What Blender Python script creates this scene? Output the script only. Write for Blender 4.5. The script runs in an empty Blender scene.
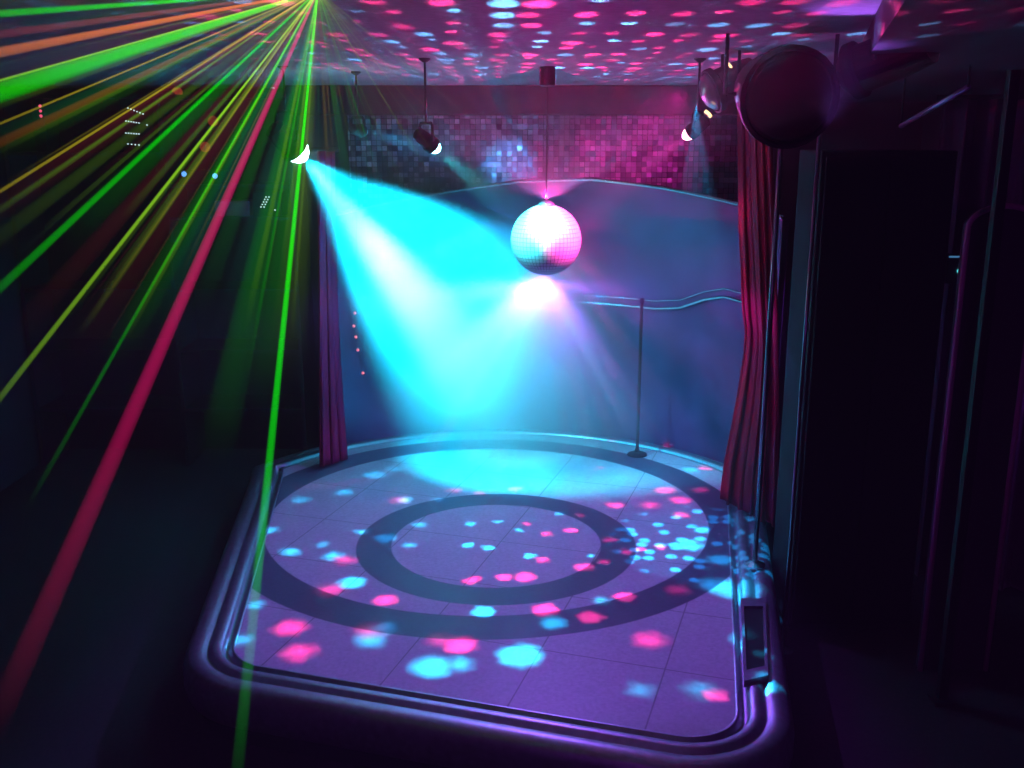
import bpy, bmesh, math, random
from mathutils import Vector, Matrix
random.seed(7)
C = bpy.context.scene.collection
PI = math.pi
# ---------------------------------------------------------------- measuring: photo point + one known coordinate -> place in the room
FPX, PITCH, EYE = 1000.0, .243, 2.7
def ray(u, v):
    x = (u-512)/FPX; y = -(v-384)/FPX; c, s = math.cos(PITCH), math.sin(PITCH)
    return Vector((x, c+y*s, -s+y*c))
def at_z(u, v, z):
    d = ray(u, v); return Vector((0, 0, EYE)) + d*((z-EYE)/d.z)
def at_y(u, v, y):
    d = ray(u, v); return Vector((0, 0, EYE)) + d*(y/d.y)
ZS = .30          # stage top
ZC = 3.08         # ceiling
# ---------------------------------------------------------------- materials
def mat(name, col, rough=.5, metal=0., noise=0., nscale=8., spec=.5, sheen=0., bump=0.):
    m = bpy.data.materials.new(name); m.use_nodes = True
    nt = m.node_tree; b = nt.nodes['Principled BSDF']
    b.inputs['Base Color'].default_value = (*col, 1); b.inputs['Roughness'].default_value = rough
    b.inputs['Metallic'].default_value = metal; b.inputs['Specular IOR Level'].default_value = spec
    if sheen: b.inputs['Sheen Weight'].default_value = sheen
    if noise or bump:
        tc = nt.nodes.new('ShaderNodeTexCoord'); n = nt.nodes.new('ShaderNodeTexNoise')
        n.inputs['Scale'].default_value = nscale; n.inputs['Detail'].default_value = 5
        nt.links.new(tc.outputs['Object'], n.inputs['Vector'])
        if noise:
            r = nt.nodes.new('ShaderNodeMapRange'); r.inputs['From Min'].default_value = .3; r.inputs['From Max'].default_value = .7
            r.inputs['To Min'].default_value = 1-noise; r.inputs['To Max'].default_value = 1+noise
            nt.links.new(n.outputs['Fac'], r.inputs['Value'])
            mx = nt.nodes.new('ShaderNodeVectorMath'); mx.operation = 'SCALE'
            mx.inputs[0].default_value = col; nt.links.new(r.outputs[0], mx.inputs['Scale'])
            nt.links.new(mx.outputs[0], b.inputs['Base Color'])
        if bump:
            bp = nt.nodes.new('ShaderNodeBump'); bp.inputs['Strength'].default_value = bump; bp.inputs['Distance'].default_value = .02
            nt.links.new(n.outputs['Fac'], bp.inputs['Height']); nt.links.new(bp.outputs[0], b.inputs['Normal'])
    return m
def glow(name, col, s):
    m = bpy.data.materials.new(name); m.use_nodes = True; nt = m.node_tree
    b = nt.nodes['Principled BSDF']; b.inputs['Base Color'].default_value = (.02, .02, .02, 1)
    b.inputs['Emission Color'].default_value = (*col, 1); b.inputs['Emission Strength'].default_value = s
    return m
class NT:
    """small helper for node graphs"""
    def __init__(s, nt): s.nt = nt
    def n(s, typ, **kw):
        o = s.nt.nodes.new(typ)
        for k, v in kw.items(): setattr(o, k, v)
        return o
    def set(s, sock, v):
        if hasattr(v, 'is_output'): s.nt.links.new(v, sock)
        else: sock.default_value = v
    def math(s, op, a, b=0., c=0.):
        o = s.n('ShaderNodeMath', operation=op)
        s.set(o.inputs[0], a); s.set(o.inputs[1], b); s.set(o.inputs[2], c); return o.outputs[0]
    def vec(s, op, a, b=(0, 0, 0), scale=None):
        o = s.n('ShaderNodeVectorMath', operation=op); s.set(o.inputs[0], a); s.set(o.inputs[1], b)
        if scale is not None: s.set(o.inputs['Scale'], scale)
        return o.outputs['Value'] if op in ('DISTANCE', 'LENGTH', 'DOT_PRODUCT') else o.outputs[0]
    def xyz(s, x, y, z=0.):
        o = s.n('ShaderNodeCombineXYZ'); s.set(o.inputs[0], x); s.set(o.inputs[1], y); s.set(o.inputs[2], z); return o.outputs[0]
    def sep(s, v):
        o = s.n('ShaderNodeSeparateXYZ'); s.set(o.inputs[0], v); return o.outputs
    def rng(s, v, a, b, c=0., d=1., smooth=True):
        o = s.n('ShaderNodeMapRange'); o.interpolation_type = 'SMOOTHSTEP' if smooth else 'LINEAR'
        s.set(o.inputs['Value'], v)
        for k, x in zip(('From Min', 'From Max', 'To Min', 'To Max'), (a, b, c, d)): s.set(o.inputs[k], x)
        return o.outputs[0]
    def mix(s, f, a, b):
        o = s.n('ShaderNodeMix', data_type='RGBA'); s.set(o.inputs[0], f)
        s.set(o.inputs[6], (*a, 1) if isinstance(a, tuple) else a); s.set(o.inputs[7], (*b, 1) if isinstance(b, tuple) else b)
        return o.outputs[2]
# ---------------------------------------------------------------- mesh helpers
def box(bm, x0, y0, z0, x1, y1, z1, bev=0.):
    r = bmesh.ops.create_cube(bm, size=1)
    vs = r['verts']
    bmesh.ops.scale(bm, vec=(x1-x0, y1-y0, z1-z0), verts=vs)
    bmesh.ops.translate(bm, vec=((x0+x1)/2, (y0+y1)/2, (z0+z1)/2), verts=vs)
    if bev:
        es = list({e for v in vs for e in v.link_edges})
        bmesh.ops.bevel(bm, geom=es, offset=bev, segments=2, affect='EDGES', profile=.6)
def frame_of(d):
    d = Vector(d).normalized(); a = Vector((0, 0, 1)) if abs(d.z) < .95 else Vector((1, 0, 0))
    x = a.cross(d).normalized(); return x, d.cross(x), d
def lathe(bm, prof, o=(0, 0, 0), d=(0, 0, 1), n=24, caps=True):
    """revolve (radius, along) pairs about the axis d through o"""
    x, y, z = frame_of(d); o = Vector(o); rings = []
    for r, h in prof:
        rings.append([bm.verts.new(o + z*h + (x*math.cos(2*PI*k/n) + y*math.sin(2*PI*k/n))*max(r, 1e-5)) for k in range(n)])
    for a, b in zip(rings, rings[1:]):
        for k in range(n): bm.faces.new((a[k], a[(k+1) % n], b[(k+1) % n], b[k]))
    if caps: bm.faces.new(rings[0][::-1]); bm.faces.new(rings[-1])
def tube(bm, pts, r, n=10):
    pts = [Vector(p) for p in pts]; rings = []
    x = None
    for i, p in enumerate(pts):
        d = (pts[min(i+1, len(pts)-1)] - pts[max(i-1, 0)]).normalized()
        if x is None: x = frame_of(d)[0]
        x = (x - d*x.dot(d)).normalized(); y = d.cross(x)
        rr = r[i] if isinstance(r, (list, tuple)) else r
        rings.append([bm.verts.new(p + (x*math.cos(2*PI*k/n) + y*math.sin(2*PI*k/n))*rr) for k in range(n)])
    for a, b in zip(rings, rings[1:]):
        for k in range(n): bm.faces.new((a[k], a[(k+1) % n], b[(k+1) % n], b[k]))
    bm.faces.new(rings[0][::-1]); bm.faces.new(rings[-1])
def obj(name, bm, m, parent=None, smooth=False, loc=None):
    me = bpy.data.meshes.new(name); bmesh.ops.recalc_face_normals(bm, faces=bm.faces); bm.to_mesh(me); bm.free()
    if smooth:
        for p in me.polygons: p.use_smooth = True
    o = bpy.data.objects.new(name, me); C.objects.link(o); me.materials.append(m)
    if parent is not None: o.parent = parent
    if loc is not None: o.location = loc
    return o
def tag(o, label, cat, group=None):
    o['label'] = label; o['category'] = cat
    if group: o['group'] = group
    return o
def thing(name, label, cat, loc=(0, 0, 0), group=None):
    o = bpy.data.objects.new(name, None); C.objects.link(o); o.location = loc; o.empty_display_size = .1
    return tag(o, label, cat, group)
def struct(name, bm, m, label=None, smooth=False):
    o = obj(name, bm, m, None, smooth); o['kind'] = 'structure'
    if label: o['label'] = label
    return o
def B(): return bmesh.new()
# ---------------------------------------------------------------- shared materials
M_black = mat('black_metal', (.006, .006, .008), .6, .0, .2, 8, .2)
M_blackpaint = mat('black_paint', (.006, .005, .008), .7, 0, .25, 3, .15)
M_chrome = mat('chrome', (.75, .75, .78), .16, 1)
M_dullmetal = mat('tarnished_metal', (.22, .2, .24), .28, 1, .2, 9)
M_steel = mat('brushed_steel', (.42, .42, .5), .42, .85, .15, 30)
M_carpet = mat('dark_carpet', (.025, .014, .02), .95, 0, .5, 40, .1)
M_wall = mat('dark_wall', (.012, .006, .018), .8, 0, .3, 2)
M_ceil = mat('ceiling_paint', (.42, .36, .42), .8, 0, .16, 26, .2, bump=.3)
M_satin = mat('red_satin', (.30, .002, .03), .5, 0, .2, 3, .08)
M_purplecloth = mat('purple_cloth', (.10, .012, .07), .75, 0, .25, 5, .2, .3)
M_bulk = mat('bulkhead_paint', (.02, .012, .025), .75, 0, .2, 5)
# ================================================================= THE ROOM
XL, XR, YF, YB = -4.0, 3.4, -1.6, 8.55
def slab(name, a, b, m, label=None):
    bm = B(); box(bm, *a, *b); return struct(name, bm, m, label)
slab('floor', (XL, YF, -.1), (XR, YB, 0), M_carpet, 'dark carpeted club floor')
slab('ceiling', (XL, YF, ZC), (XR, YB+.1, ZC+.1), M_ceil, 'textured ceiling with coloured light spots')
slab('wall_left', (XL-.1, YF, -.1), (XL, YB, ZC), M_wall)
slab('wall_right', (XR, YF, -.1), (XR+.1, YB, ZC), M_wall)
slab('wall_front', (XL, YF-.1, -.1), (XR, YF, ZC), M_wall)
# rear wall faced with mirror mosaic
def mosaic_mat():
    m = bpy.data.materials.new('mirror_mosaic'); m.use_nodes = True; t = NT(m.node_tree); b = m.node_tree.nodes['Principled BSDF']
    co = t.n('ShaderNodeTexCoord').outputs['Object']; s = t.sep(co); P = .043
    x = t.math('DIVIDE', s[0], P); z = t.math('DIVIDE', s[2], P)
    fx = t.math('FRACT', x); fz = t.math('FRACT', z)
    ex = t.math('MINIMUM', fx, t.math('SUBTRACT', 1., fx)); ez = t.math('MINIMUM', fz, t.math('SUBTRACT', 1., fz))
    grout = t.math('LESS_THAN', t.math('MINIMUM', ex, ez), .07)
    wn = t.n('ShaderNodeTexWhiteNoise', noise_dimensions='2D')
    t.set(wn.inputs['Vector'], t.xyz(t.math('FLOOR', x), t.math('FLOOR', z)))
    rc = wn.outputs['Color']; rv = wn.outputs['Value']
    tile = t.mix(t.math('POWER', rv, 3.), (.13, .10, .2), (.85, .8, .9))
    t.set(b.inputs['Base Color'], t.mix(grout, tile, (.02, .015, .03)))
    t.set(b.inputs['Metallic'], t.math('MULTIPLY_ADD', t.math('GREATER_THAN', rv, .72), .6, .3))
    t.set(b.inputs['Roughness'], t.rng(rv, 0, 1, .3, .6, False))
    g = t.n('ShaderNodeNewGeometry').outputs['Normal']
    jit = t.vec('SCALE', t.vec('SUBTRACT', rc, (.5, .5, .5)), scale=.8)
    t.set(b.inputs['Normal'], t.vec('NORMALIZE', t.vec('ADD', g, jit)))
    return m
M_mosaic = mosaic_mat()
bm = B(); box(bm, XL, YB, -.1, XR, YB+.1, ZC); struct('wall_rear', bm, M_wall)
bm = B(); box(bm, -1.35, YB-.06, 0, 2.1, YB, ZC); struct('wall_mosaic', bm, M_mosaic, 'small square mirror mosaic over the curved stage wall')
# dark header beam under the ceiling
bm = B(); box(bm, -1.75, 8.02, 2.86, 2.3, 8.30, ZC, .01); struct('trim_1', bm, M_blackpaint, 'dark header beam below the ceiling')
# bulkhead on the right
a, b_ = at_z(907, -2, 2.97), at_z(862, 66, 2.97)
dr = (b_-a).normalized(); p0 = a - dr*3.2; p1 = a + dr*7.2
bm = B()
vs = [bm.verts.new((p.x, p.y, z)) for z in (2.97, ZC) for p in (p0, p1, Vector((XR, p1.y, 0)), Vector((XR, p0.y, 0)))]
for f in ((0, 1, 2, 3), (7, 6, 5, 4), (0, 4, 5, 1), (1, 5, 6, 2), (2, 6, 7, 3), (3, 7, 4, 0)): bm.faces.new([vs[i] for i in f])
struct('trim_2', bm, M_bulk, 'dark lowered ceiling edge at the right')
# ================================================================= STAGE
SC = Vector((-.1, 6.05)); SR = 2.12
def fillet(p, a, b, r, n=14):
    """round corner p of the path a-p-b"""
    u = (a-p).normalized(); w = (b-p).normalized(); half = u.angle(w)/2
    t = r/math.tan(half); c = p + (u+w).normalized()*(r/math.sin(half))
    s, e = p+u*t - c, p+w*t - c
    a0 = math.atan2(s.y, s.x); a1 = math.atan2(e.y, e.x)
    while a1-a0 > PI: a1 -= 2*PI
    while a1-a0 < -PI: a1 += 2*PI
    return [c + Vector((math.cos(a0+(a1-a0)*k/n), math.sin(a0+(a1-a0)*k/n)))*r for k in range(n+1)]
V2 = lambda x, y: Vector((x, y))
cl, cr = V2(-1.535, 4.075), V2(1.095, 3.29)
le, re_ = V2(-1.925, 7.1), V2(1.815, 7.0)
outline = fillet(cl, le, cr, .48) + fillet(cr, cl, re_, .46)
# right side up, rear arc, left side down (counter-clockwise)
out2 = list(outline)
e = outline[-1]
for k in range(1, 12): out2.append(e.lerp(re_, k/12))
a0 = math.atan2(re_.y-SC.y, re_.x-SC.x); a1 = math.atan2(le.y-SC.y, le.x-SC.x)
for k in range(49):
    t = a0+(a1-a0)*k/48; out2.append(SC + V2(math.cos(t), math.sin(t))*SR)
for k in range(1, 12): out2.append(le.lerp(outline[0], k/12))
N = len(out2)
def offset(poly, d):
    r = []
    for i, p in enumerate(poly):
        t = (poly[(i+1) % N]-poly[i-1]).normalized(); r.append(p + V2(-t.y, t.x)*d)
    return r
stage = thing('stage_platform', 'rounded raised stage with dark rings in its pale floor and a metal rim', 'stage', (0, 5.6, 0))
def sobj(name, bm, m, smooth=False):
    o = obj(name, bm, m, stage, smooth); o.matrix_parent_inverse = Matrix.Translation((0, -5.6, 0)); return o
prof = [(.03, .10), (.0, .12), (-.012, .17), (-.012, .25), (.0, .285), (.022, .305), (.05, .312), (.085, .312), (.098, .298), (.112, .298), (.124, .316),
        (.165, .316), (.178, .300), (.186, .276), (.212, .276), (.218, .304), (.232, .304), (.236, .296)]
bm = B(); rings = []
for d, z in prof: rings.append([bm.verts.new((p.x, p.y, z)) for p in offset(out2, d)])
for a, b_ in zip(rings, rings[1:]):
    for k in range(N): bm.faces.new((a[k], a[(k+1) % N], b_[(k+1) % N], b_[k]))
sobj('metal_rim', bm, M_steel, True)['label'] = 'ridged metal rim'
def deck_mat():
    m = bpy.data.materials.new('stage_floor'); m.use_nodes = True; t = NT(m.node_tree); b = m.node_tree.nodes['Principled BSDF']
    co = t.n('ShaderNodeTexCoord').outputs['Object']
    def ring(c, r0, r1):
        d = t.vec('DISTANCE', co, (c[0], c[1], ZS))
        return t.math('MULTIPLY', t.rng(d, r0-.006, r0+.006), t.rng(d, r1-.006, r1+.006, 1., 0.)), d
    a, d1 = ring((-.096, 5.68), .635, .845)
    c, d2 = ring((-.161, 6.133), 1.42, 1.67)
    rings = t.math('MAXIMUM', a, c)
    nz = t.n('ShaderNodeTexNoise'); t.set(nz.inputs['Vector'], co); nz.inputs['Scale'].default_value = 55; nz.inputs['Detail'].default_value = 8
    br = t.n('ShaderNodeTexBrick'); br.offset = 0.
    mp = t.n('ShaderNodeMapping'); mp.inputs['Rotation'].default_value = (0, 0, .31); t.set(mp.inputs['Vector'], co)
    t.set(br.inputs['Vector'], mp.outputs[0]); br.inputs['Scale'].default_value = 1.; br.inputs['Brick Width'].default_value = .6; br.inputs['Row Height'].default_value = .6
    br.inputs['Mortar Size'].default_value = .004
    for k, v in (('Color1', (1, 1, 1, 1)), ('Color2', (1, 1, 1, 1)), ('Mortar', (.45, .45, .45, 1))): br.inputs[k].default_value = v
    sp = t.rng(nz.outputs['Fac'], .3, .7, .82, 1.1, False)
    pale = t.vec('SCALE', t.vec('MULTIPLY', (.60, .57, .64), br.outputs['Color']), scale=sp)
    dark = t.vec('SCALE', (.10, .085, .14), scale=sp)
    t.set(b.inputs['Base Color'], t.mix(rings, pale, dark))
    b.inputs['Roughness'].default_value = .5; b.inputs['Specular IOR Level'].default_value = .25
    return m
bm = B(); inner = offset(out2, .234)
bm.faces.new([bm.verts.new((p.x, p.y, ZS)) for p in inner]); low = offset(out2, .234)
sobj('deck', bm, deck_mat())
bm = B(); r0 = [bm.verts.new((p.x, p.y, 0)) for p in offset(out2, .06)]; r1 = [bm.verts.new((p.x, p.y, .14)) for p in offset(out2, .06)]
for k in range(N): bm.faces.new((r0[k], r0[(k+1) % N], r1[(k+1) % N], r1[k]))
sobj('skirt', bm, M_blackpaint)
# long metal slot plate let into the right-hand rim
q = [at_z(*p, .318) for p in ((741, 601), (765, 601), (768, 678), (744, 684))]
bm = B()
def quadframe(bm, q, w, z0, z1):
    c = sum(q, Vector())/4
    inn = [p.lerp(c, 1) + (p-c)*(1-w) for p in q]
    P = lambda L, z: [bm.verts.new((p.x, p.y, z)) for p in L]
    o0, o1, i1, i0 = P(q, z0), P(q, z1), P(inn, z1), P(inn, z0)
    for A, Bq in ((o0, o1), (o1, i1), (i1, i0)):
        for k in range(4): bm.faces.new((A[k], A[(k+1) % 4], Bq[(k+1) % 4], Bq[k]))
quadframe(bm, q, .22, .30, .334)
sp = sobj('slot_plate', bm, M_steel)
sp['label'] = 'rectangular metal frame around a slot in the right rim'
bm = B(); c = sum(q, Vector())/4
bm.faces.new([bm.verts.new((p.x, p.y, .3215)) for p in [c+(p-c)*.8 for p in q]])
sl = obj('slot', bm, M_black, sp)
sl.matrix_parent_inverse = Matrix.Identity(4)
# ================================================================= CURVED WALL BEHIND THE STAGE
def lerp_tab(t, tab):
    for (a, va), (b, vb) in zip(tab, tab[1:]):
        if t <= b: return va + (vb-va)*(t-a)/(b-a)
    return tab[-1][1]
WR = 2.03
aR, aL = math.radians(20), math.radians(129)
def wall_top(t):   # t 0 right .. 1 left
    return lerp_tab(t, [(0, 2.16), (.12, 2.22), (.3, 2.31), (.45, 2.36), (.6, 2.34), (.75, 2.26), (1, 2.1)])
M_cwall = mat('curved_wall_gloss', (.13, .045, .14), .32, .35, .35, 2.2)
bm = B(); n = 72; rows = []
for k in range(n+1):
    t = k/n; a = aR+(aL-aR)*t; x, y = math.cos(a), math.sin(a); zt = wall_top(t)
    rows.append([bm.verts.new((SC.x+x*r, SC.y+y*r, z)) for r, z in ((WR, ZS), (WR, zt), (WR, zt), (WR+.05, zt), (WR+.05, zt), (WR+.05, ZS))])
for a, b_ in zip(rows, rows[1:]):
    for j in (0, 2, 4): bm.faces.new((a[j], b_[j], b_[j+1], a[j+1]))
struct('wall_curved', bm, M_cwall, 'glossy curved wall around the back of the stage', True)
def arc(t, r, z): 
    a = aR+(aL-aR)*t; return Vector((SC.x+math.cos(a)*r, SC.y+math.sin(a)*r, z))
bm = B(); tube(bm, [arc(k/60, WR, wall_top(k/60)+.012) for k in range(61)], .016, 8); o = struct('trim_3', bm, M_chrome, 'thin bright capping along the curved wall', True)
# bar rail across the curved wall: swings up toward the right
rail = thing('handrail', 'bright metal rail running across the curved wall at waist height', 'rail', arc(.5, WR-.07, 1.47))
base = Matrix.Translation(-arc(.5, WR-.07, 1.47))
def pobj(name, bm, m, par, smooth=True):
    o = obj(name, bm, m, par, smooth); o.matrix_parent_inverse = Matrix.Translation(-par.location); return o
def railz(t): return lerp_tab(t, [(0, 1.54), (.07, 1.56), (.13, 1.575), (.18, 1.53), (.24, 1.44), (.3, 1.41), (.5, 1.41), (.8, 1.43), (1, 1.44)])
for dz, rr in ((0, .012), (.06, .006)):
    bm = B(); tube(bm, [arc(.02+.7*k/70, WR-.06, railz(.02+.7*k/70)+dz) for k in range(71)], rr, 8); pobj('rail_tube' if dz == 0 else 'upper_wire', bm, M_chrome, rail)
for t in (.08, .2, .33, .5, .66):
    bm = B(); tube(bm, [arc(t, WR-.06, railz(t)), arc(t, WR-.005, railz(t)-.01)], .008, 8); pobj('bracket', bm, M_chrome, rail)
# dark upright below the rail
pp = at_z(637, 455, ZS); ptop = at_y(641, 303, pp.y)
up = thing('upright_post', 'slim dark upright post near the right part of the curved wall', 'post', (pp.x, pp.y, ZS))
bm = B(); lathe(bm, [(.026, .02), (.012, .06), (.012, ptop.z-ZS)], n=16); obj('post', bm, M_black, up, True)
bm = B(); lathe(bm, [(.075, 0), (.075, .012), (.03, .03)], n=24); obj('foot_plate', bm, M_black, up)
bm = B(); lathe(bm, [(.016, ptop.z-ZS), (.02, ptop.z-ZS+.02), (.012, ptop.z-ZS+.04)], n=16); obj('end_cap', bm, M_black, up, True)
# ================================================================= CURTAINS
def curtain(name, label, m, zs, left, right, y0, y1, folds, amp, group='hanging curtains', n=90, mv=40, tie=None):
    t = thing(name, label, 'curtain', ((left(zs[0])+right(zs[0]))/2, (y0+y1)/2, zs[0]), group)
    bm = B(); g = []
    for j in range(mv+1):
        z = zs[0]+(zs[1]-zs[0])*j/mv; l, r = left(z), right(z); row = []
        for i in range(n+1):
            s = i/n; ph = 2*PI*folds*s
            row.append(bm.verts.new((l+(r-l)*s + .012*math.sin(ph*2+1), y0+(y1-y0)*s + amp*math.sin(ph+.25*math.sin(3*z)) + amp*.35*math.sin(2.3*ph+1.3), z)))
        g.append(row)
    for a, b_ in zip(g, g[1:]):
        for i in range(n): bm.faces.new((a[i], a[i+1], b_[i+1], b_[i]))
    o = pobj('cloth', bm, m, t)
    sd = o.modifiers.new('thick', 'SOLIDIFY'); sd.thickness = .006
    bm = B(); tube(bm, [(left(zs[1])-.04, y0, zs[1]+.01), (right(zs[1])+.04, y1, zs[1]+.01)], .016, 10); pobj('curtain_rod', bm, M_black, t)
    if tie:
        l, r = left(tie), right(tie); bm = B()
        cx, cy = (l+r)/2, (y0+y1)/2
        lx, ly = abs(r-l)/2+.02, abs(y1-y0)/2+amp+.01
        for z0 in (tie-.012, tie+.012): pass
        tube(bm, [(cx+lx*math.cos(q), cy+(ly*math.sin(q)) - (q0 if (q0 := 0) else 0), tie+.02*math.cos(q)) for q in [2*PI*k/28 for k in range(29)]], .012, 8)
        pobj('tie_back', bm, m, t)
    return t
def xt(u_tab, y):  # photo column by height -> x in the room
    def f(z):
        u = lerp_tab(-z, u_tab); fw = y*math.cos(PITCH)+(EYE-z)*math.sin(PITCH); return (u-512)/FPX*fw
    return f
curtain('curtain', 'dark red satin curtain gathered in at the right side of the stage', M_satin, (.33, 2.96),
        xt([(-3, 738), (-2.2, 739), (-1.6, 744), (-1.48, 747), (-1.3, 744), (-1.0, 736), (-.6, 724), (-.3, 719)], 6.35),
        xt([(-3, 768), (-2.2, 774), (-1.48, 776), (-1.0, 778), (-.3, 776)], 5.85), 6.35, 5.85, 5, .035)
curtain('curtain', 'dark magenta curtain at the left edge of the stage', M_satin, (.33, 2.6),
        xt([(-3, 316), (-1.5, 318), (-.3, 318)], 7.0), xt([(-3, 332), (-2.3, 333), (-1.5, 336), (-.8, 341), (-.3, 346)], 7.2), 7.0, 7.2, 3, .03)
curtain('curtain', 'dark purple curtain hanging at the right end of the room', M_purplecloth, (.02, 2.9),
        lambda z: 2.45, lambda z: 3.3, 5.9, 5.5, 6, .05)
# ================================================================= RIGHT SIDE: cabinet, poles, arch panel, gadget
def cabinet():
    x0, x1, y0, y1, h = 1.54, 2.22, 5.1, 5.5, 2.63
    t = thing('equipment_cabinet', 'tall plain black cabinet standing right of the stage', 'cabinet', ((x0+x1)/2, (y0+y1)/2, 0))
    bm = B(); box(bm, x0, y0, .05, x1, y1, h, .012); pobj('body', bm, M_blackpaint, t, False)
    bm = B(); box(bm, x0+.03, y0+.04, 0, x1-.03, y1-.02, .05); pobj('plinth', bm, M_black, t, False)
    for a, b_ in ((x0+.02, (x0+x1)/2-.004), ((x0+x1)/2+.004, x1-.02)):
        bm = B(); box(bm, a, y0-.02, .08, b_, y0+.005, h-.03, .006); d = pobj('door', bm, M_blackpaint, t, False)
        bm = B(); xx = (x0+x1)/2 + (-.05 if a < (x0+x1)/2-.1 else .05)
        tube(bm, [(xx, y0-.02, 1.2), (xx, y0-.045, 1.21), (xx, y0-.045, 1.39), (xx, y0-.02, 1.4)], .007, 8)
        k = obj('handle', bm, M_black, d, True); k.matrix_parent_inverse = Matrix.Translation(-t.location)
cabinet()
def pole(u, y, z0, z1, label, r=.014):
    p = at_y(u, 240, y); t = thing('lighting_pole', label, 'pole', (p.x, y, 0), 'shiny metal poles')
    bm = B(); lathe(bm, [(r, z0), (r, z1)], n=14); obj('tube', bm, M_dullmetal, t, True)
    bm = B(); lathe(bm, [(.06, z0), (.06, z0+.01), (.02, z0+.03)], n=20); obj('base_flange', bm, M_chrome, t)
    bm = B(); lathe(bm, [(.02, z1-.03), (.05, z1-.008), (.05, z1)], n=20); obj('top_flange', bm, M_chrome, t)
pole(775, 5.3, .318, ZC, 'shiny metal pole between the red curtain and the black cabinet')
pole(812, 4.9, 0, 2.97, 'shiny metal pole in front of the black cabinet', .010)
# arched panel; pink edge highlight is put into the piping's colour
pa = at_y(985, 206, 4.7)
t = thing('arched_panel', 'dark upright panel with a pinkish arched top edge at far right', 'panel', (pa.x+.1, 4.7, 0))
aw, ah = .17, pa.z-.10
edge = [(-aw, 0)] + [(-aw*math.cos(q), ah+.10*math.sin(q)) for q in [PI*k/20 for k in range(21)]] + [(aw, 0)]
bm = B(); fr = [bm.verts.new((x, 0, z)) for x, z in edge]; bk = [bm.verts.new((x, .05, z)) for x, z in edge]
bm.faces.new(fr); bm.faces.new(bk[::-1])
for k in range(len(edge)): bm.faces.new((fr[k], fr[k-1], bk[k-1], bk[k]))
obj('padded_panel', bm, mat('dark_plum', (.03, .008, .03), .6, 0, .2, 6), t)
bm = B(); tube(bm, [(x, -.005, z) for x, z in edge], .014, 8); obj('edge_highlight_piping', bm, mat('pink_highlight', (.55, .12, .35), .4), t, True)
pq = at_y(1000, 190, 4.4)
t = thing('dark_post', 'dark upright post crossing the arched panel at far right', 'post', (pq.x, 4.4, 0))
bm = B(); box(bm, -.022, -.022, .02, .022, .022, 2.97, .004); obj('shaft', bm, M_black, t)
bm = B(); box(bm, -.05, -.05, 0, .05, .05, .02, .004); obj('foot_plate', bm, M_black, t)
# small gadget with a cyan light, bracketed to the cabinet's side
g = at_y(955, 268, 5.2)
t = thing('control_box', 'small box with a cyan light mounted beside the black cabinet', 'control box', (g.x, 5.2, g.z))
bm = B(); box(bm, -.055, -.03, -.08, .05, .05, .07, .008); obj('housing', bm, mat('blue_grey_plastic', (.05, .08, .13), .4), t)
bm = B(); box(bm, -.05, -.034, .058, .046, -.028, .066); obj('light_strip', bm, glow('strip_blue', (.12, .4, .8), .5), t)
bm = B(); lathe(bm, [(.012, 0), (.012, .006), (.004, .012)], (.01, -.029, -.012), (0, -1, 0), 14); obj('indicator', bm, glow('ind_cyan', (.1, .75, .8), 1.3), t)
bm = B(); tube(bm, [(-.05, .03, 0), (2.23-g.x, .1, 0)], .012, 8); obj('bracket', bm, M_black, t)
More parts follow.
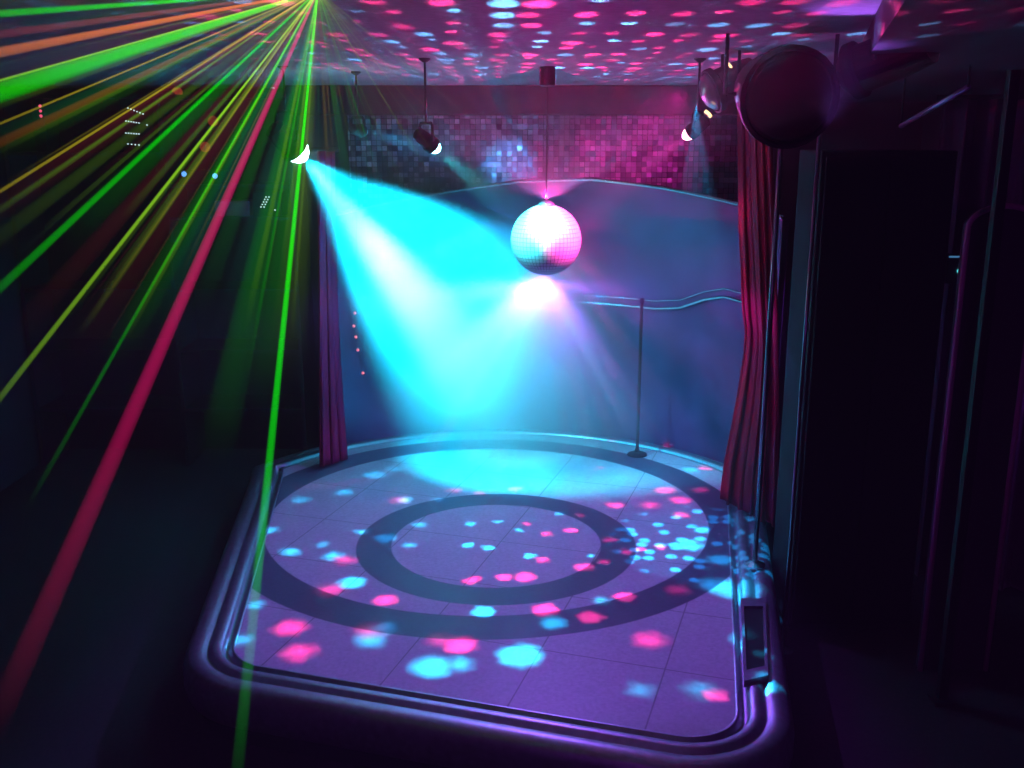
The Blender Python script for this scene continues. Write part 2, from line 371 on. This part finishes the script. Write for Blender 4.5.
# ================================================================= LIGHTS
def light_nodes(l):
    l.use_nodes = True; nt = l.node_tree; nt.nodes.clear(); t = NT(nt)
    out = t.n('ShaderNodeOutputLight'); em = t.n('ShaderNodeEmission'); nt.links.new(em.outputs[0], out.inputs[0]); return t, em
def spot(name, loc, target, col, power, deg, blend=.3, r=.03):
    l = bpy.data.lights.new(name, 'SPOT'); l.color = col; l.energy = power; l.spot_size = math.radians(deg); l.spot_blend = blend; l.shadow_soft_size = r
    o = bpy.data.objects.new(name, l); C.objects.link(o); o.location = loc
    o.rotation_euler = (Vector(target)-Vector(loc)).to_track_quat('-Z', 'Y').to_euler(); return o
M_reflector = mat('dull_reflector', (.3, .3, .32), .3, 1)
def par(loc, target, label, size=.07, length=.2, lens_col=None, lens_s=0, top=ZC, hue=M_black, group='hanging spotlights', dark=False, dome=1.):
    """hanging can: body, lens, yoke, hanging rod; aims its open end at target"""
    loc = Vector(loc); d = (Vector(target)-loc).normalized()
    t = thing('spotlight', label, 'spotlight', loc, group)
    bm = B(); s = size
    lathe(bm, [(s*.35, -length), (s*.7, -length*.92), (s*.82, -length*.6), (s*.84, -.04), (s, -.03), (s, .0), (s*.92, .0), (s*.88, -.03), (s*.8, -.05), (s*.1, -.055)], (0, 0, 0), d, 28)
    obj('can', bm, hue, t, False)
    bm = B(); lathe(bm, [(s*.88, -.01), (s*.8, .012*dome), (s*.55, .034*dome), (s*.25, .046*dome), (.001, .05*dome)], (0, 0, 0), d, 28)
    obj('lens', bm, glow('lens_glow', lens_col, lens_s) if lens_col else (M_black if s > .15 or dark else M_reflector), t, True)
    x = d.cross(Vector((0, 0, 1))); x = x.normalized() if x.length > .05 else Vector((1, 0, 0))
    c = d*(-length*.4); h = s*1.9
    bm = B(); tube(bm, [c-x*s*.9, c-x*s*1.12, c-x*s*1.12+Vector((0, 0, h*.8)), c-x*s*.9+Vector((0, 0, h)), c+x*s*.9+Vector((0, 0, h)), c+x*s*1.12+Vector((0, 0, h*.8)), c+x*s*1.12, c+x*s*.9], .008, 8)
    obj('yoke', bm, M_black, t, True)
    if top - loc.z - h > .02:
        bm = B(); tube(bm, [c+Vector((0, 0, h-.005)), Vector((c.x, c.y, top-loc.z))], .006, 10); obj('hanging_rod', bm, M_black, t, True)
        bm = B(); lathe(bm, [(.012, -.02), (.03, -.006), (.03, 0)], Vector((c.x, c.y, top-loc.z)), n=18); obj('ceiling_mount', bm, M_black, t)
    return t, d
CY = (.0, .72, 1.0); RD = (1.0, .02, .22); MG = (1.0, .05, .55); VI = (.35, .1, 1.0); BL = (.05, .3, 1.)
# --- the big cyan spot over the left of the stage
L1 = at_y(296, 150, 5.9); T1 = at_z(580, 434, ZS)
par(L1, T1, 'bright spotlight over the stage left throwing a wide cyan beam', .085, .2, (.55, 1., 1.), 40, dome=1.7)
d = (T1-L1).normalized()
spot('cyan_flood', L1+d*.1, T1, (.0, .66, 1.), 16500, 54, .9, .03)
spot('cyan_core', L1+d*.1, T1 + Vector((-.4, -.3, 0)), (.22, .95, 1.), 8500, 22, 1., .03)
# --- pin spots on the mirror ball
BALL = at_y(546, 240, 5.9); RB = .205
L2 = at_y(433, 146, 5.3)
par(L2, BALL, 'small cyan pin spot between the big spotlight and the mirror ball', .045, .13, (.3, .95, 1.), 20)
d = (BALL-L2).normalized(); spot('cyan_pin', L2+d*.05, BALL, (.04, .85, 1.), 650, 26, .6, .02)
L3 = at_y(690, 133, 5.3)
par(L3, BALL, 'small red pin spot at the right of the mirror ball', .04, .12, (1., .3, .5), 14)
d = (BALL-L3).normalized(); spot('red_pin', L3+d*.05, BALL, (1., .06, .5), 650, 26, .6, .02)
L4 = at_y(362, 131, 6.4); T4 = at_y(508, 165, YB-.06)
par(L4, T4, 'faint blue pin spot farthest left above the curved wall', .04, .12, (.1, .5, .9), 1.2)
d = (T4-L4).normalized(); spot('blue_pin', L4+d*.05, T4, (.05, .5, 1.), 1000, 13, 1., .02)
# --- cluster of dark lamps on the right
A1 = at_y(711, 92, 4.9)
ta, da = par(A1, (A1.x-.8, A1.y-.1, A1.z-.35), 'black spotlight with added glowing glints, leftmost of the dark lamps by the red curtain', .105, .24, None, 0)
gw = glow('warm_glint', (1., .62, .3), 2.5)     # warm glints on the can, drawn as added glowing strips
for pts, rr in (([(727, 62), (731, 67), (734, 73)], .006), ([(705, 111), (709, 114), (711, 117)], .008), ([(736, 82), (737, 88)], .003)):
    bm = B(); tube(bm, [at_y(u, v, 4.86)-A1 for u, v in pts], rr, 8); obj('painted_glint', bm, gw, ta, True)
A2 = at_y(790, 98, 3.9)
par(A2, (A2.x+.05, A2.y-1., A2.z-.15), 'largest of the dark lamps, round black can above the red curtain', .19, .34, None, 0)
A3 = at_y(852, 72, 3.7)
par(A3, (A3.x-.7, A3.y+.6, A3.z-.3), 'black spotlight nearest the right, above the black cabinet', .10, .3, None, 0, dark=True)
# magenta lamp near the leftmost dark can lights the mosaic
T5 = at_y(640, 150, YB-.06); L5 = A1+Vector((-.12, .1, .0))
spot('magenta_wash', L5, T5, (1., .03, .5), 450, 20, .8, .03)
# violet lamp turned up at the ceiling
T6 = at_z(868, 8, ZC); L6 = Vector((T6.x+.0, T6.y+.35, 2.72))
spot('violet_up', L6, T6, (.4, .12, 1.), 24, 50, 1., .02)
# ================================================================= MIRROR BALL
ball = thing('mirror_ball', 'mirror ball hanging over the stage, lit white and pink', 'mirror ball', BALL)
bm = B(); nr, nc = 26, 52
def bp(i, j):
    la = -PI/2+PI*i/nr; lo = 2*PI*j/nc; return Vector((math.cos(la)*math.cos(lo), math.cos(la)*math.sin(lo), math.sin(la)))*RB
for i in range(nr):
    for j in range(nc):
        q = [bp(i, j), bp(i, j+1), bp(i+1, j+1), bp(i+1, j)]; c = sum(q, Vector())/4
        q = [c+(p-c)*.93 + c.normalized()*.0015 for p in q]
        if i in (0, nr-1):
            if (q[0]-q[1]).length < 1e-4: q = [q[0], q[2], q[3]]
            elif (q[2]-q[3]).length < 1e-4: q = [q[0], q[1], q[2]]
        bm.faces.new([bm.verts.new(p) for p in q])
obj('mirror_tiles', bm, mat('mirror_tile', (.92, .92, .95), .6, .35), ball)
bm = B(); bmesh.ops.create_uvsphere(bm, u_segments=32, v_segments=20, radius=RB-.003); obj('core', bm, M_black, ball, True)
bm = B(); lathe(bm, [(.05, RB-.01), (.045, RB+.01), (.012, RB+.03)], n=20); obj('cap', bm, M_steel, ball, True)
bm = B(); tube(bm, [(0, 0, RB+.02), (0, 0, ZC-BALL.z-.1)], .005, 8); obj('hanging_wire', bm, M_black, ball)
bm = B(); lathe(bm, [(.035, ZC-BALL.z-.11), (.045, ZC-BALL.z-.1), (.045, ZC-BALL.z)], n=20); obj('motor', bm, M_black, ball)
# the spots that the ball scatters: light with the pattern of the tiles
SIGN = 1.
def point(name, loc, power, r=.0):
    l = bpy.data.lights.new(name, 'POINT'); l.energy = power; l.shadow_soft_size = r; l.color = (1, 1, 1)
    o = bpy.data.objects.new(name, l); C.objects.link(o); o.location = loc; return l
def direction(t):
    v = t.n('ShaderNodeTexCoord').outputs['Normal']
    return t.vec('SCALE', v, scale=SIGN)
# upward: dots on the ceiling
up_loc = BALL+Vector((0, 0, RB+.035))
l = point('ball_ceiling_spots', up_loc+Vector((.0, -.02, 0)), 1.)
t, em = light_nodes(l); dv = direction(t); s = t.sep(dv)
inv = t.math('DIVIDE', ZC-up_loc.z, t.math('MAXIMUM', s[2], .03))
px, py = t.math('MULTIPLY', s[0], inv), t.math('MULTIPLY', s[1], inv)
vor = t.n('ShaderNodeTexVoronoi', voronoi_dimensions='2D', feature='F1'); vor.inputs['Randomness'].default_value = .55; vor.inputs['Scale'].default_value = 1.
t.set(vor.inputs['Vector'], t.xyz(t.math('MULTIPLY', px, 6.6), t.math('MULTIPLY', py, 3.1)))
cs = t.n('ShaderNodeSeparateColor'); t.set(cs.inputs[0], vor.outputs['Color'])
rad = t.rng(cs.outputs[1], 0, 1, .16, .38, False)
dot = t.rng(vor.outputs['Distance'], t.math('MULTIPLY', rad, .55), rad, 1., 0.)
dot = t.math('MULTIPLY', dot, t.rng(cs.outputs[2], .0, 1., .25, 1.2, False))
colr = t.mix(t.math('GREATER_THAN', cs.outputs[0], .66), (1., .03, .22), (.1, .5, 1.))
lift = t.math('POWER', t.math('MAXIMUM', s[2], .12), -2.0)      # the lower the beam, the stronger: a lamp-lit ball throws most of its light outward
lo = t.rng(s[1], -.05, .2, .10, .30); upm = t.math('MULTIPLY', t.rng(s[2], lo, t.rng(s[1], -.05, .2, .22, .37)), t.math('MULTIPLY', t.rng(px, 1.05, 1.5, 1., .04), t.rng(px, -1.7, -.5, .06, 1.)))
strength = t.math('MULTIPLY', t.math('MULTIPLY', lift, upm), .04)
colc = t.vec('ADD', t.vec('SCALE', colr, scale=t.math('MULTIPLY', dot, 16.)), (.62, .0, .42))
t.set(em.inputs['Color'], colc); t.set(em.inputs['Strength'], strength)
CEIL_LIGHT = l
# downward: dots on the stage
dn_loc = BALL-Vector((0, 0, RB+.05))
def floor_dots(name, dots, power):
    """dots: (photo column, row, radius along x, radius along y in metres, colour, strength)"""
    l = point(name, dn_loc, power); t, em = light_nodes(l); dv = direction(t); s = t.sep(dv)
    inv = t.math('DIVIDE', ZS-dn_loc.z, t.math('MINIMUM', s[2], -.04))
    p = t.vec('ADD', t.xyz(t.math('MULTIPLY', s[0], inv), t.math('MULTIPLY', s[1], inv)), (dn_loc.x, dn_loc.y, 0))
    nz = t.n('ShaderNodeTexNoise', noise_dimensions='2D'); t.set(nz.inputs['Vector'], p); nz.inputs['Scale'].default_value = 13
    wob = t.vec('SCALE', t.vec('SUBTRACT', nz.outputs['Color'], (.5, .5, .5)), scale=.07)
    p = t.vec('MULTIPLY', t.vec('ADD', p, wob), (1, 1, 0))
    total = None
    for col, lst in dots:
        acc = None
        for u, v, r, st in lst:
            q = at_z(u, v, ZS)
            k = t.math('MULTIPLY_ADD', t.vec('DISTANCE', p, (q.x, q.y, 0)), -st/r, st)
            acc = k if acc is None else t.math('MAXIMUM', acc, k)
        acc = t.math('MULTIPLY', t.rng(acc, 0, .7), 1.)
        c = t.vec('SCALE', col, scale=acc)
        total = c if total is None else t.vec('ADD', total, c)
    dist2 = t.math('POWER', t.math('MAXIMUM', t.math('MULTIPLY', s[2], -1.), .2), -2.6)
    dnm = t.rng(s[2], -.02, -.15)
    base = t.vec('ADD', t.vec('SCALE', total, scale=7.), t.vec('SCALE', (.17, .05, .55), scale=t.math('MULTIPLY', t.rng(t.sep(p)[1], 3.3, 3.9, .04, 1.), t.math('MULTIPLY', t.rng(t.sep(p)[0], 1.25, 1.75, 1., .05), t.rng(t.sep(p)[0], -2.1, -1.5, .04, 1.)))))
    t.set(em.inputs['Color'], base); t.set(em.inputs['Strength'], t.math('MULTIPLY', t.math('MULTIPLY', dist2, dnm), .125)); return l
cy = [(520, 655, .14, 1), (432, 667, .13, .9), (459, 664, .10, .5), (483, 612, .085, 1), (352, 583, .10, .9), (385, 538, .09, .9), (362, 532, .07, .6), (290, 552, .09, .6),
      (333, 556, .09, .6), (488, 548, .05, .9), (468, 545, .05, .9), (530, 556, .055, .9), (470, 524, .05, .7), (497, 522, .05, .6), (520, 530, .05, .6), (560, 513, .05, .5),
      (590, 556, .05, .6), (552, 623, .09, .8), (375, 475, .11, .9), (395, 469, .10, .7), (405, 500, .08, .8), (270, 530, .08, .5), (600, 600, .08, .4), (370, 640, .12, .45),
      (385, 628, .10, .5), (322, 545, .07, .4), (420, 525, .07, .5), (410, 545, .06, .5), (640, 690, .10, .25), (440, 500, .07, .5), (345, 492, .10, .5), (560, 480, .08, .3),
      (622, 478, .07, .35), (300, 500, .1, .4), (690, 470, .09, .5), (255, 605, .08, .4), (240, 640, .1, .4), (720, 560, .1, .9), (690, 545, .11, 1), (700, 530, .07, .8), (740, 590, .17, 1), (715, 585, .13, .8), (772, 690, .07, .8), (765, 660, .06, .6), (755, 570, .08, .5), (745, 640, .1, .5), (700, 690, .12, .25)]
rd = [(592, 617, .085, 1), (625, 597, .075, 1), (545, 610, .09, 1), (525, 577, .075, .95), (505, 577, .06, .8), (472, 580, .06, .9), (585, 567, .07, 1), (604, 562, .06, .8),
      (543, 560, .06, .8), (546, 534, .05, .6), (570, 530, .06, .7), (573, 531, .05, .8), (527, 524, .05, .4), (610, 540, .06, .6), (627, 552, .06, .7), (640, 549, .05, .6), (660, 547, .05, .6),
      (460, 645, .11, .9), (386, 600, .08, .9), (370, 630, .12, .35), (290, 628, .12, .6), (300, 652, .12, .5), (650, 640, .12, .4), (715, 695, .07, .5), (665, 490, .1, .6), (680, 500, .1, .6),
      (650, 505, .1, .4), (700, 490, .09, .7), (615, 505, .08, .6), (580, 515, .05, .5), (455, 490, .08, .4), (480, 493, .07, .4), (515, 489, .07, .4), (600, 468, .07, .3), (330, 590, .12, .4),
      (345, 560, .1, .4), (400, 500, .1, .4), (678, 590, .1, .4), (440, 640, .1, .3), (612, 440, .07, .6), (668, 447, .07, .7), (705, 468, .08, .5), (680, 515, .08, .5)]
FLOOR_LIGHT = floor_dots('ball_stage_spots', [((.0, .55, 1.), cy), ((1., .03, .25), rd)], 1.)
# sideways: streaks thrown on the curved wall and into the haze behind the ball
l = point('ball_wall_streaks', BALL+Vector((0, RB+.04, 0)), 1.); WALL_LIGHT = l
t, em = light_nodes(l); dv = direction(t); s = t.sep(dv)
an = t.math('ARCTAN2', s[2], s[0])
nz = t.n('ShaderNodeTexNoise', noise_dimensions='1D'); t.set(nz.inputs['W'], an); nz.inputs['Scale'].default_value = 5.; nz.inputs['Detail'].default_value = 3
k = t.rng(nz.outputs['Fac'], .38, .66, .25, 1.6)
t.set(em.inputs['Color'], t.mix(t.rng(s[0], -.45, .35), (.02, .16, .8), (.8, .01, .42))); t.set(em.inputs['Strength'], t.math('MULTIPLY', k, t.math('MULTIPLY', t.rng(s[1], -.05, .25), t.rng(s[2], .2, .27, 1., 0.))))
# ================================================================= BROKEN CYAN GLINTS BY THE RIGHT CURTAIN
q = at_z(705, 545, ZS); L7 = Vector((A1.x-.05, A1.y+.1, A1.z-.05))
l = spot('glint_spot', L7, q, (0, .7, 1.), 1., 26, .3, 0.).data
t, em = light_nodes(l); dv = direction(t); s = t.sep(dv)
vor = t.n('ShaderNodeTexVoronoi', voronoi_dimensions='2D', feature='F1'); vor.inputs['Scale'].default_value = 26.; vor.inputs['Randomness'].default_value = .8
t.set(vor.inputs['Vector'], t.xyz(t.math('DIVIDE', s[0], s[2]), t.math('DIVIDE', s[1], s[2])))
cs = t.n('ShaderNodeSeparateColor'); t.set(cs.inputs[0], vor.outputs['Color'])
g = t.math('MULTIPLY', t.rng(vor.outputs['Distance'], .25, .42, 1., 0.), t.math('GREATER_THAN', cs.outputs[0], .45))
t.set(em.inputs['Color'], (.0, .62, 1., 1)); t.set(em.inputs['Strength'], t.math('MULTIPLY_ADD', g, 1., .05)); GLINT = l
# added unseen violet fill behind the camera, lifts the dark areas
vf = point('violet_fill', (.5, -1.3, 2.9), 90, .08); vf.color = (.32, .03, .62)
# ================================================================= LASER
LS = at_y(318, -9, 2.45)
las = thing('laser_projector', 'laser projector at the ceiling fanning green, red and yellow beams', 'laser', LS)
bm = B(); box(bm, -.09, -.28, -.016, .09, -.02, ZC-LS.z, .004); obj('housing', bm, M_black, las)
bm = B(); lathe(bm, [(.012, -.01), (.012, 0), (.008, .004)], (0, -.02, .0), (0, 1, 0), 16); obj('aperture', bm, M_steel, las)
def beam_mat(name, col, s, fade):  # beam glow is see-through emission on a mesh, not light scattered by haze
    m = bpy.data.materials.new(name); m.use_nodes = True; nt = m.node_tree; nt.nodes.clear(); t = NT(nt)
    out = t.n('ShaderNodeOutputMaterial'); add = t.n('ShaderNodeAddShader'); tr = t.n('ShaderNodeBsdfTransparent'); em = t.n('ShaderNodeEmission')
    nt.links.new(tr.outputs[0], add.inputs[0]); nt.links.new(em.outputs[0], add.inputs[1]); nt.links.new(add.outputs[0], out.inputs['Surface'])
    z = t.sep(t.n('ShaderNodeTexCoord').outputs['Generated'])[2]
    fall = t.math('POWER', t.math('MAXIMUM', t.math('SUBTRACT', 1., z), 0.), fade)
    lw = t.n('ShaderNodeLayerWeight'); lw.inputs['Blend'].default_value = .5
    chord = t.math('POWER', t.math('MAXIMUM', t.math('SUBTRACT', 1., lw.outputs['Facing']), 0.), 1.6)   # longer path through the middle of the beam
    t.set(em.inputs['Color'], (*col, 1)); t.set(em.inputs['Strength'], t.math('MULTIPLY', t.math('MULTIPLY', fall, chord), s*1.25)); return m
GR = (.0, 1., .0); YG = (.35, .8, .02); YE = (.75, .6, .02); OR = (1., .25, .02); RE = (1., .01, .2); TE = (.0, .5, .3); DR = (.6, .05, .08)
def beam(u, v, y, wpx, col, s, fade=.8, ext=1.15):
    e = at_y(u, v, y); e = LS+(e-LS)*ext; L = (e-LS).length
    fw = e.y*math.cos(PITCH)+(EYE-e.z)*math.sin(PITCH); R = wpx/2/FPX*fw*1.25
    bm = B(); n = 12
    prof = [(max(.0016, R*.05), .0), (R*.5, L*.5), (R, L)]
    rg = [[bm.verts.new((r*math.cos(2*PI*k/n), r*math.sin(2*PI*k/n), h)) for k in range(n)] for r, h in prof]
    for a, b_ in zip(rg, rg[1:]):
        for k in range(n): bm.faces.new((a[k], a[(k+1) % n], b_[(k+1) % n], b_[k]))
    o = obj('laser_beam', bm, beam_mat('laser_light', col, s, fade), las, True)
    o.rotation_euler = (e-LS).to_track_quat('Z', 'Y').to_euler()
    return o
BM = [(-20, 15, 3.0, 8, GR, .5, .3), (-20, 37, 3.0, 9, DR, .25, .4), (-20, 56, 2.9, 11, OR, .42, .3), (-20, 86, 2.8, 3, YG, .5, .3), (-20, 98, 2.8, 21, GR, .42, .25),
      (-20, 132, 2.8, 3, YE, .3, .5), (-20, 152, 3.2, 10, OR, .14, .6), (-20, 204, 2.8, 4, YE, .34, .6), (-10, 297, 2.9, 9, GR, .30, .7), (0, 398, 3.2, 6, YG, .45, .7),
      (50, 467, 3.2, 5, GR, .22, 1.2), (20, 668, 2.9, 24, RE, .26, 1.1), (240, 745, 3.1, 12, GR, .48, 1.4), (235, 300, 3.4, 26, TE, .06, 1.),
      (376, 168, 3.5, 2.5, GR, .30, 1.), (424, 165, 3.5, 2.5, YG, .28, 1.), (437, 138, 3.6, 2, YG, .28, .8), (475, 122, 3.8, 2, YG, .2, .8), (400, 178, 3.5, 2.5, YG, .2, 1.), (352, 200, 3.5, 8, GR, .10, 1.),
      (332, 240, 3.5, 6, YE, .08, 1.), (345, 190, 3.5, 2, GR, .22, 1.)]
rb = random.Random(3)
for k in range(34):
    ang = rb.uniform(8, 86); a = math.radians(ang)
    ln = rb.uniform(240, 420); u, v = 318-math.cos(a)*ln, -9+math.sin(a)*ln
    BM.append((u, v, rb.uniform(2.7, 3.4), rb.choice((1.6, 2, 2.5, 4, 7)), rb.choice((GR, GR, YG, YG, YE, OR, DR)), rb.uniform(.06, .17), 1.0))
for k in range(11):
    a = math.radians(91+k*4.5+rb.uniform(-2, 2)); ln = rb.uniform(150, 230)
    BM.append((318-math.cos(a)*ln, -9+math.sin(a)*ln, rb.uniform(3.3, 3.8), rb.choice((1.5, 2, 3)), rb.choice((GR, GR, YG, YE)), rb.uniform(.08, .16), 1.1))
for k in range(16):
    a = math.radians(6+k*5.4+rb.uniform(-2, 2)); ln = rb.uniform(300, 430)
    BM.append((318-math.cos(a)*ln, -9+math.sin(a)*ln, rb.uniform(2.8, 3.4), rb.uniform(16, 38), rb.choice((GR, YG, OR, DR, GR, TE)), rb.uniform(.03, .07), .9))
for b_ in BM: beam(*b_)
# ================================================================= LEFT SIDE: dark shelving with small lit devices
SY = 8.5
def zof(v, y=8.1): return at_y(200, v, y).z
def xof(u, v, y=8.1): return at_y(u, v, y).x
shelf = thing('shelf_unit', 'dark tall shelving left of the stage holding small lit devices', 'shelving', (-2.7, SY, 0))
M_shelf = mat('dark_wood', (.018, .010, .016), .5, 0, .3, 6)
x0, x1 = -3.97, -1.72
bm = B(); box(bm, x0, SY+.0, 0, x1, SY+.04, 3.04); pobj('back_panel', bm, M_shelf, shelf, False)
for x in (x0, x1-.03, -2.75): bm = B(); box(bm, x, 8.02, 0, x+.03, SY, 3.04); pobj('side_panel', bm, M_shelf, shelf, False)
Zrack, Zbar, Zmet = zof(152), zof(184), zof(216)
for a, b_, z in ((x0+.03, -2.75, Zrack), (-2.72, x1-.03, Zbar), (-2.72, x1-.03, Zmet), (x0+.03, x1-.03, 1.5), (x0+.03, x1-.03, 1.0), (x0+.03, x1-.03, .5), (x0+.03, x1-.03, 3.01)):
    bm = B(); box(bm, a, 8.02, z-.025, b_, SY, z); pobj('shelf_board', bm, M_shelf, shelf, False)
def leds(par, pts, m, r=.007, name='led'):
    for x, z in pts:
        bm = B(); lathe(bm, [(r, 0), (r*.9, .004), (r*.3, .007)], (x, 0, z), (0, -1, 0), 8); o = obj(name, bm, m, par, True)
M_wled = glow('white_led', (.6, .85, .9), 1.4)
def device(name, label, cat, u0, v0, u1, v1, y, leds_px, m_led, floor_z=None, r=.007, body=M_black):
    a, b_ = at_y(u0, v0, y), at_y(u1, v1, y)
    zb = floor_z if floor_z is not None else b_.z
    t = thing(name, label, cat, ((a.x+b_.x)/2, y, zb))
    bm = B(); box(bm, a.x-t.location.x, .0, 0, b_.x-t.location.x, .25, a.z-zb, .006); obj('housing', bm, body, t)
    pts = []
    for u, v in leds_px:
        q = at_y(u, v, y); pts.append((q.x-t.location.x, q.z-zb))
    leds(t, pts, m_led, r)
    return t
row = lambda u0, v0, u1, v1, n: [(u0+(u1-u0)*k/(n-1), v0+(v1-v0)*k/(n-1)) for k in range(n)]
device('amplifier_rack', 'dark equipment rack with slanting rows of small white lights on the left shelf', 'equipment rack', 118, 98, 156, 152, 8.1,
       row(128, 108, 143, 114, 6) + row(126, 121, 139, 123, 6) + [(147, 125)] + row(126, 133, 139, 134, 6) + row(128, 144, 139, 145, 4), M_wled, Zrack, .006)
device('level_meter', 'small device with a stack of short white light bars, right end of the left shelf', 'level meter', 252, 192, 282, 216, 8.1,
       row(266, 197, 261, 207, 5) + row(269, 197, 264, 207, 5) + [(275, 210)], M_wled, Zmet, .006)
device('grey_box', 'pinkish grey box beside the small level meter on the left shelf', 'box', 214, 201, 250, 216, 8.12, [], M_wled, Zmet, body=mat('grey_pink_plastic', (.35, .2, .28), .5))
device('light_bar', 'dark bar with a blue light at each end on the left shelf', 'light bar', 178, 170, 222, 184, 8.1, [(184, 174), (215, 176)], glow('blue_led', (.12, .4, 1.), 1.6), Zbar, .022)
device('charger', 'small dark box with a red indicator column at far left', 'box', 32, 98, 48, 152, 8.1, row(40, 106, 41, 116, 3), glow('red_led', (1., .08, .2), 1.2), Zrack, .013)
# red glow lamps along the back of the shelving
for (u, v, s, txt) in ((176, 92, .6, 'largest dim red lamp, highest on the dark left shelving'), (212, 121, .4, 'dim red lamp left of the big cyan spotlight'), (204, 147, .45, 'dim red lamp above the blue light bar'), (157, 62, .35, 'dim orange-red lamp among the beams at upper left')):
    q = at_y(u, v, 8.40)
    t = thing('wall_lamp', txt, 'lamp', (q.x, 8.49, q.z), 'dim red lamps')
    bm = B(); lathe(bm, [(.035, 0), (.035, .02), (.02, .03)], (0, 0, 0), (0, -1, 0), 16); obj('base_plate', bm, M_black, t)
    bm = B(); bmesh.ops.create_uvsphere(bm, u_segments=16, v_segments=10, radius=.042); bmesh.ops.translate(bm, vec=(0, -.06, 0), verts=bm.verts)
    obj('lamp_globe', bm, glow('red_globe', (.75, .10, .05), s*.55), t, True)
# white reflected streak, drawn as an added glowing tube
a, b_ = at_y(254, 82, 8.4), at_y(275, 88, 8.4)
t = thing('white_streak', 'added thin glowing tube for a white reflection high left of the stage', 'light streak', (a.x, 8.49, a.z))
bm = B(); tube(bm, [Vector((0, -.1, 0)), b_-a+Vector((0, -.1, 0))], .006, 8); obj('tube', bm, glow('streak_white', (.6, .7, .75), .9), t)  # added tube, stands in for the white reflection
for e in (Vector(), b_-a):
    bm = B(); tube(bm, [e+Vector((0, -.1, 0)), e], .008, 8); obj('bracket', bm, M_black, t)  # added brackets, only hold the streak tube
# violet light streak at the right, drawn as an added bar coloured violet
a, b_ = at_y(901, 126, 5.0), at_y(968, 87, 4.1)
t = thing('violet_streak_bar', 'added slanted bar coloured as a violet light streak right of the dark lamps', 'bar', (a.x, a.y, a.z))
bm = B(); tube(bm, [Vector(), b_-a], .012, 8); obj('bar', bm, mat('painted_violet', (.5, .4, .7), .35, .6), t, True)  # added bar, stands in for the violet streak
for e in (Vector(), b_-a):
    bm = B(); tube(bm, [e, Vector((e.x, e.y, 2.97-a.z))], .005, 6); obj('added_hanger', bm, M_black, t)
# red glints by the left curtain, drawn as an added string of glowing beads
t = thing('glint_string', 'added string of glowing beads for red glints hanging just right of the left curtain', 'glint beads', (0, 0, 0))
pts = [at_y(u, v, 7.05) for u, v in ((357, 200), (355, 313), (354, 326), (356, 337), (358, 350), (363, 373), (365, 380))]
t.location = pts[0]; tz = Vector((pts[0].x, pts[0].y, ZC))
bm = B(); tube(bm, [tz]+pts, .0015, 6); pobj('added_wire', bm, M_black, t)
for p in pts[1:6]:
    bm = B(); bmesh.ops.create_icosphere(bm, subdivisions=2, radius=.011); o = obj('glint_bead', bm, glow('red_glint', (1., .2, .3), 2.), t, True); o.location = p-t.location
# thicker stage smoke drifting where the cyan beam falls
ms = bpy.data.materials.new('stage_smoke'); ms.use_nodes = True; nt = ms.node_tree; nt.nodes.clear()
o1 = nt.nodes.new('ShaderNodeOutputMaterial'); v1 = nt.nodes.new('ShaderNodeVolumeScatter'); t = NT(nt); v1.inputs['Anisotropy'].default_value = .2
co_ = t.n('ShaderNodeTexCoord').outputs['Object']; nz = t.n('ShaderNodeTexNoise'); t.set(nz.inputs['Vector'], co_); nz.inputs['Scale'].default_value = 2.2; nz.inputs['Detail'].default_value = 2
t.set(v1.inputs['Density'], t.math('MULTIPLY', t.rng(t.vec('LENGTH', co_), .3, 1., 2.1, 0.), t.rng(nz.outputs['Fac'], .3, .7, .6, 1.3)))
nt.links.new(v1.outputs[0], o1.inputs['Volume'])
bm = B(); bmesh.ops.create_uvsphere(bm, u_segments=40, v_segments=24, radius=1.)
c = L1.lerp(T1, .58)+Vector((.1, .05, .05)); sm = obj('smoke', bm, ms, None, True, c)
sm.rotation_euler = (T1-L1).to_track_quat('Z', 'Y').to_euler(); sm.scale = (1.35, 1.35, 1.75)
tag(sm, 'drifting smoke lit by the wide cyan beam over the stage', 'smoke'); sm['kind'] = 'stuff'
# ================================================================= WORLD: thin stage haze, no outside light
w = bpy.data.worlds.new('club_air'); bpy.context.scene.world = w; w.use_nodes = True; nt = w.node_tree; nt.nodes.clear()
out = nt.nodes.new('ShaderNodeOutputWorld'); bg = nt.nodes.new('ShaderNodeBackground'); bg.inputs[0].default_value = (0, 0, 0, 1); nt.links.new(bg.outputs[0], out.inputs[0])
vs = nt.nodes.new('ShaderNodeVolumeScatter'); vs.inputs['Density'].default_value = .05; vs.inputs['Anisotropy'].default_value = .25; nt.links.new(vs.outputs[0], out.inputs['Volume'])
# ================================================================= POWER OF THE PATTERNED LIGHTS
CEIL_LIGHT.energy = 250; FLOOR_LIGHT.energy = 780; GLINT.energy = 1500; WALL_LIGHT.energy = 70
# ================================================================= CAMERA, VIEW
cam = bpy.data.cameras.new('camera'); co = bpy.data.objects.new('camera', cam); C.objects.link(co)
cam.sensor_width = 36; cam.lens = 36*FPX/1024; co.location = (0, 0, EYE); co.rotation_euler = (PI/2-PITCH, 0, 0); cam.clip_start = .02
sc = bpy.context.scene; sc.camera = co
sc.view_settings.view_transform = 'Standard'; sc.view_settings.look = 'None'; sc.view_settings.gamma = 1; sc.view_settings.use_curve_mapping = False
sc.view_settings.exposure = 0
cyc = sc.cycles; cyc.transparent_max_bounces = 128; cyc.max_bounces = 6; cyc.diffuse_bounces = 2; cyc.glossy_bounces = 3; cyc.volume_bounces = 0
cyc.sample_clamp_indirect = 3
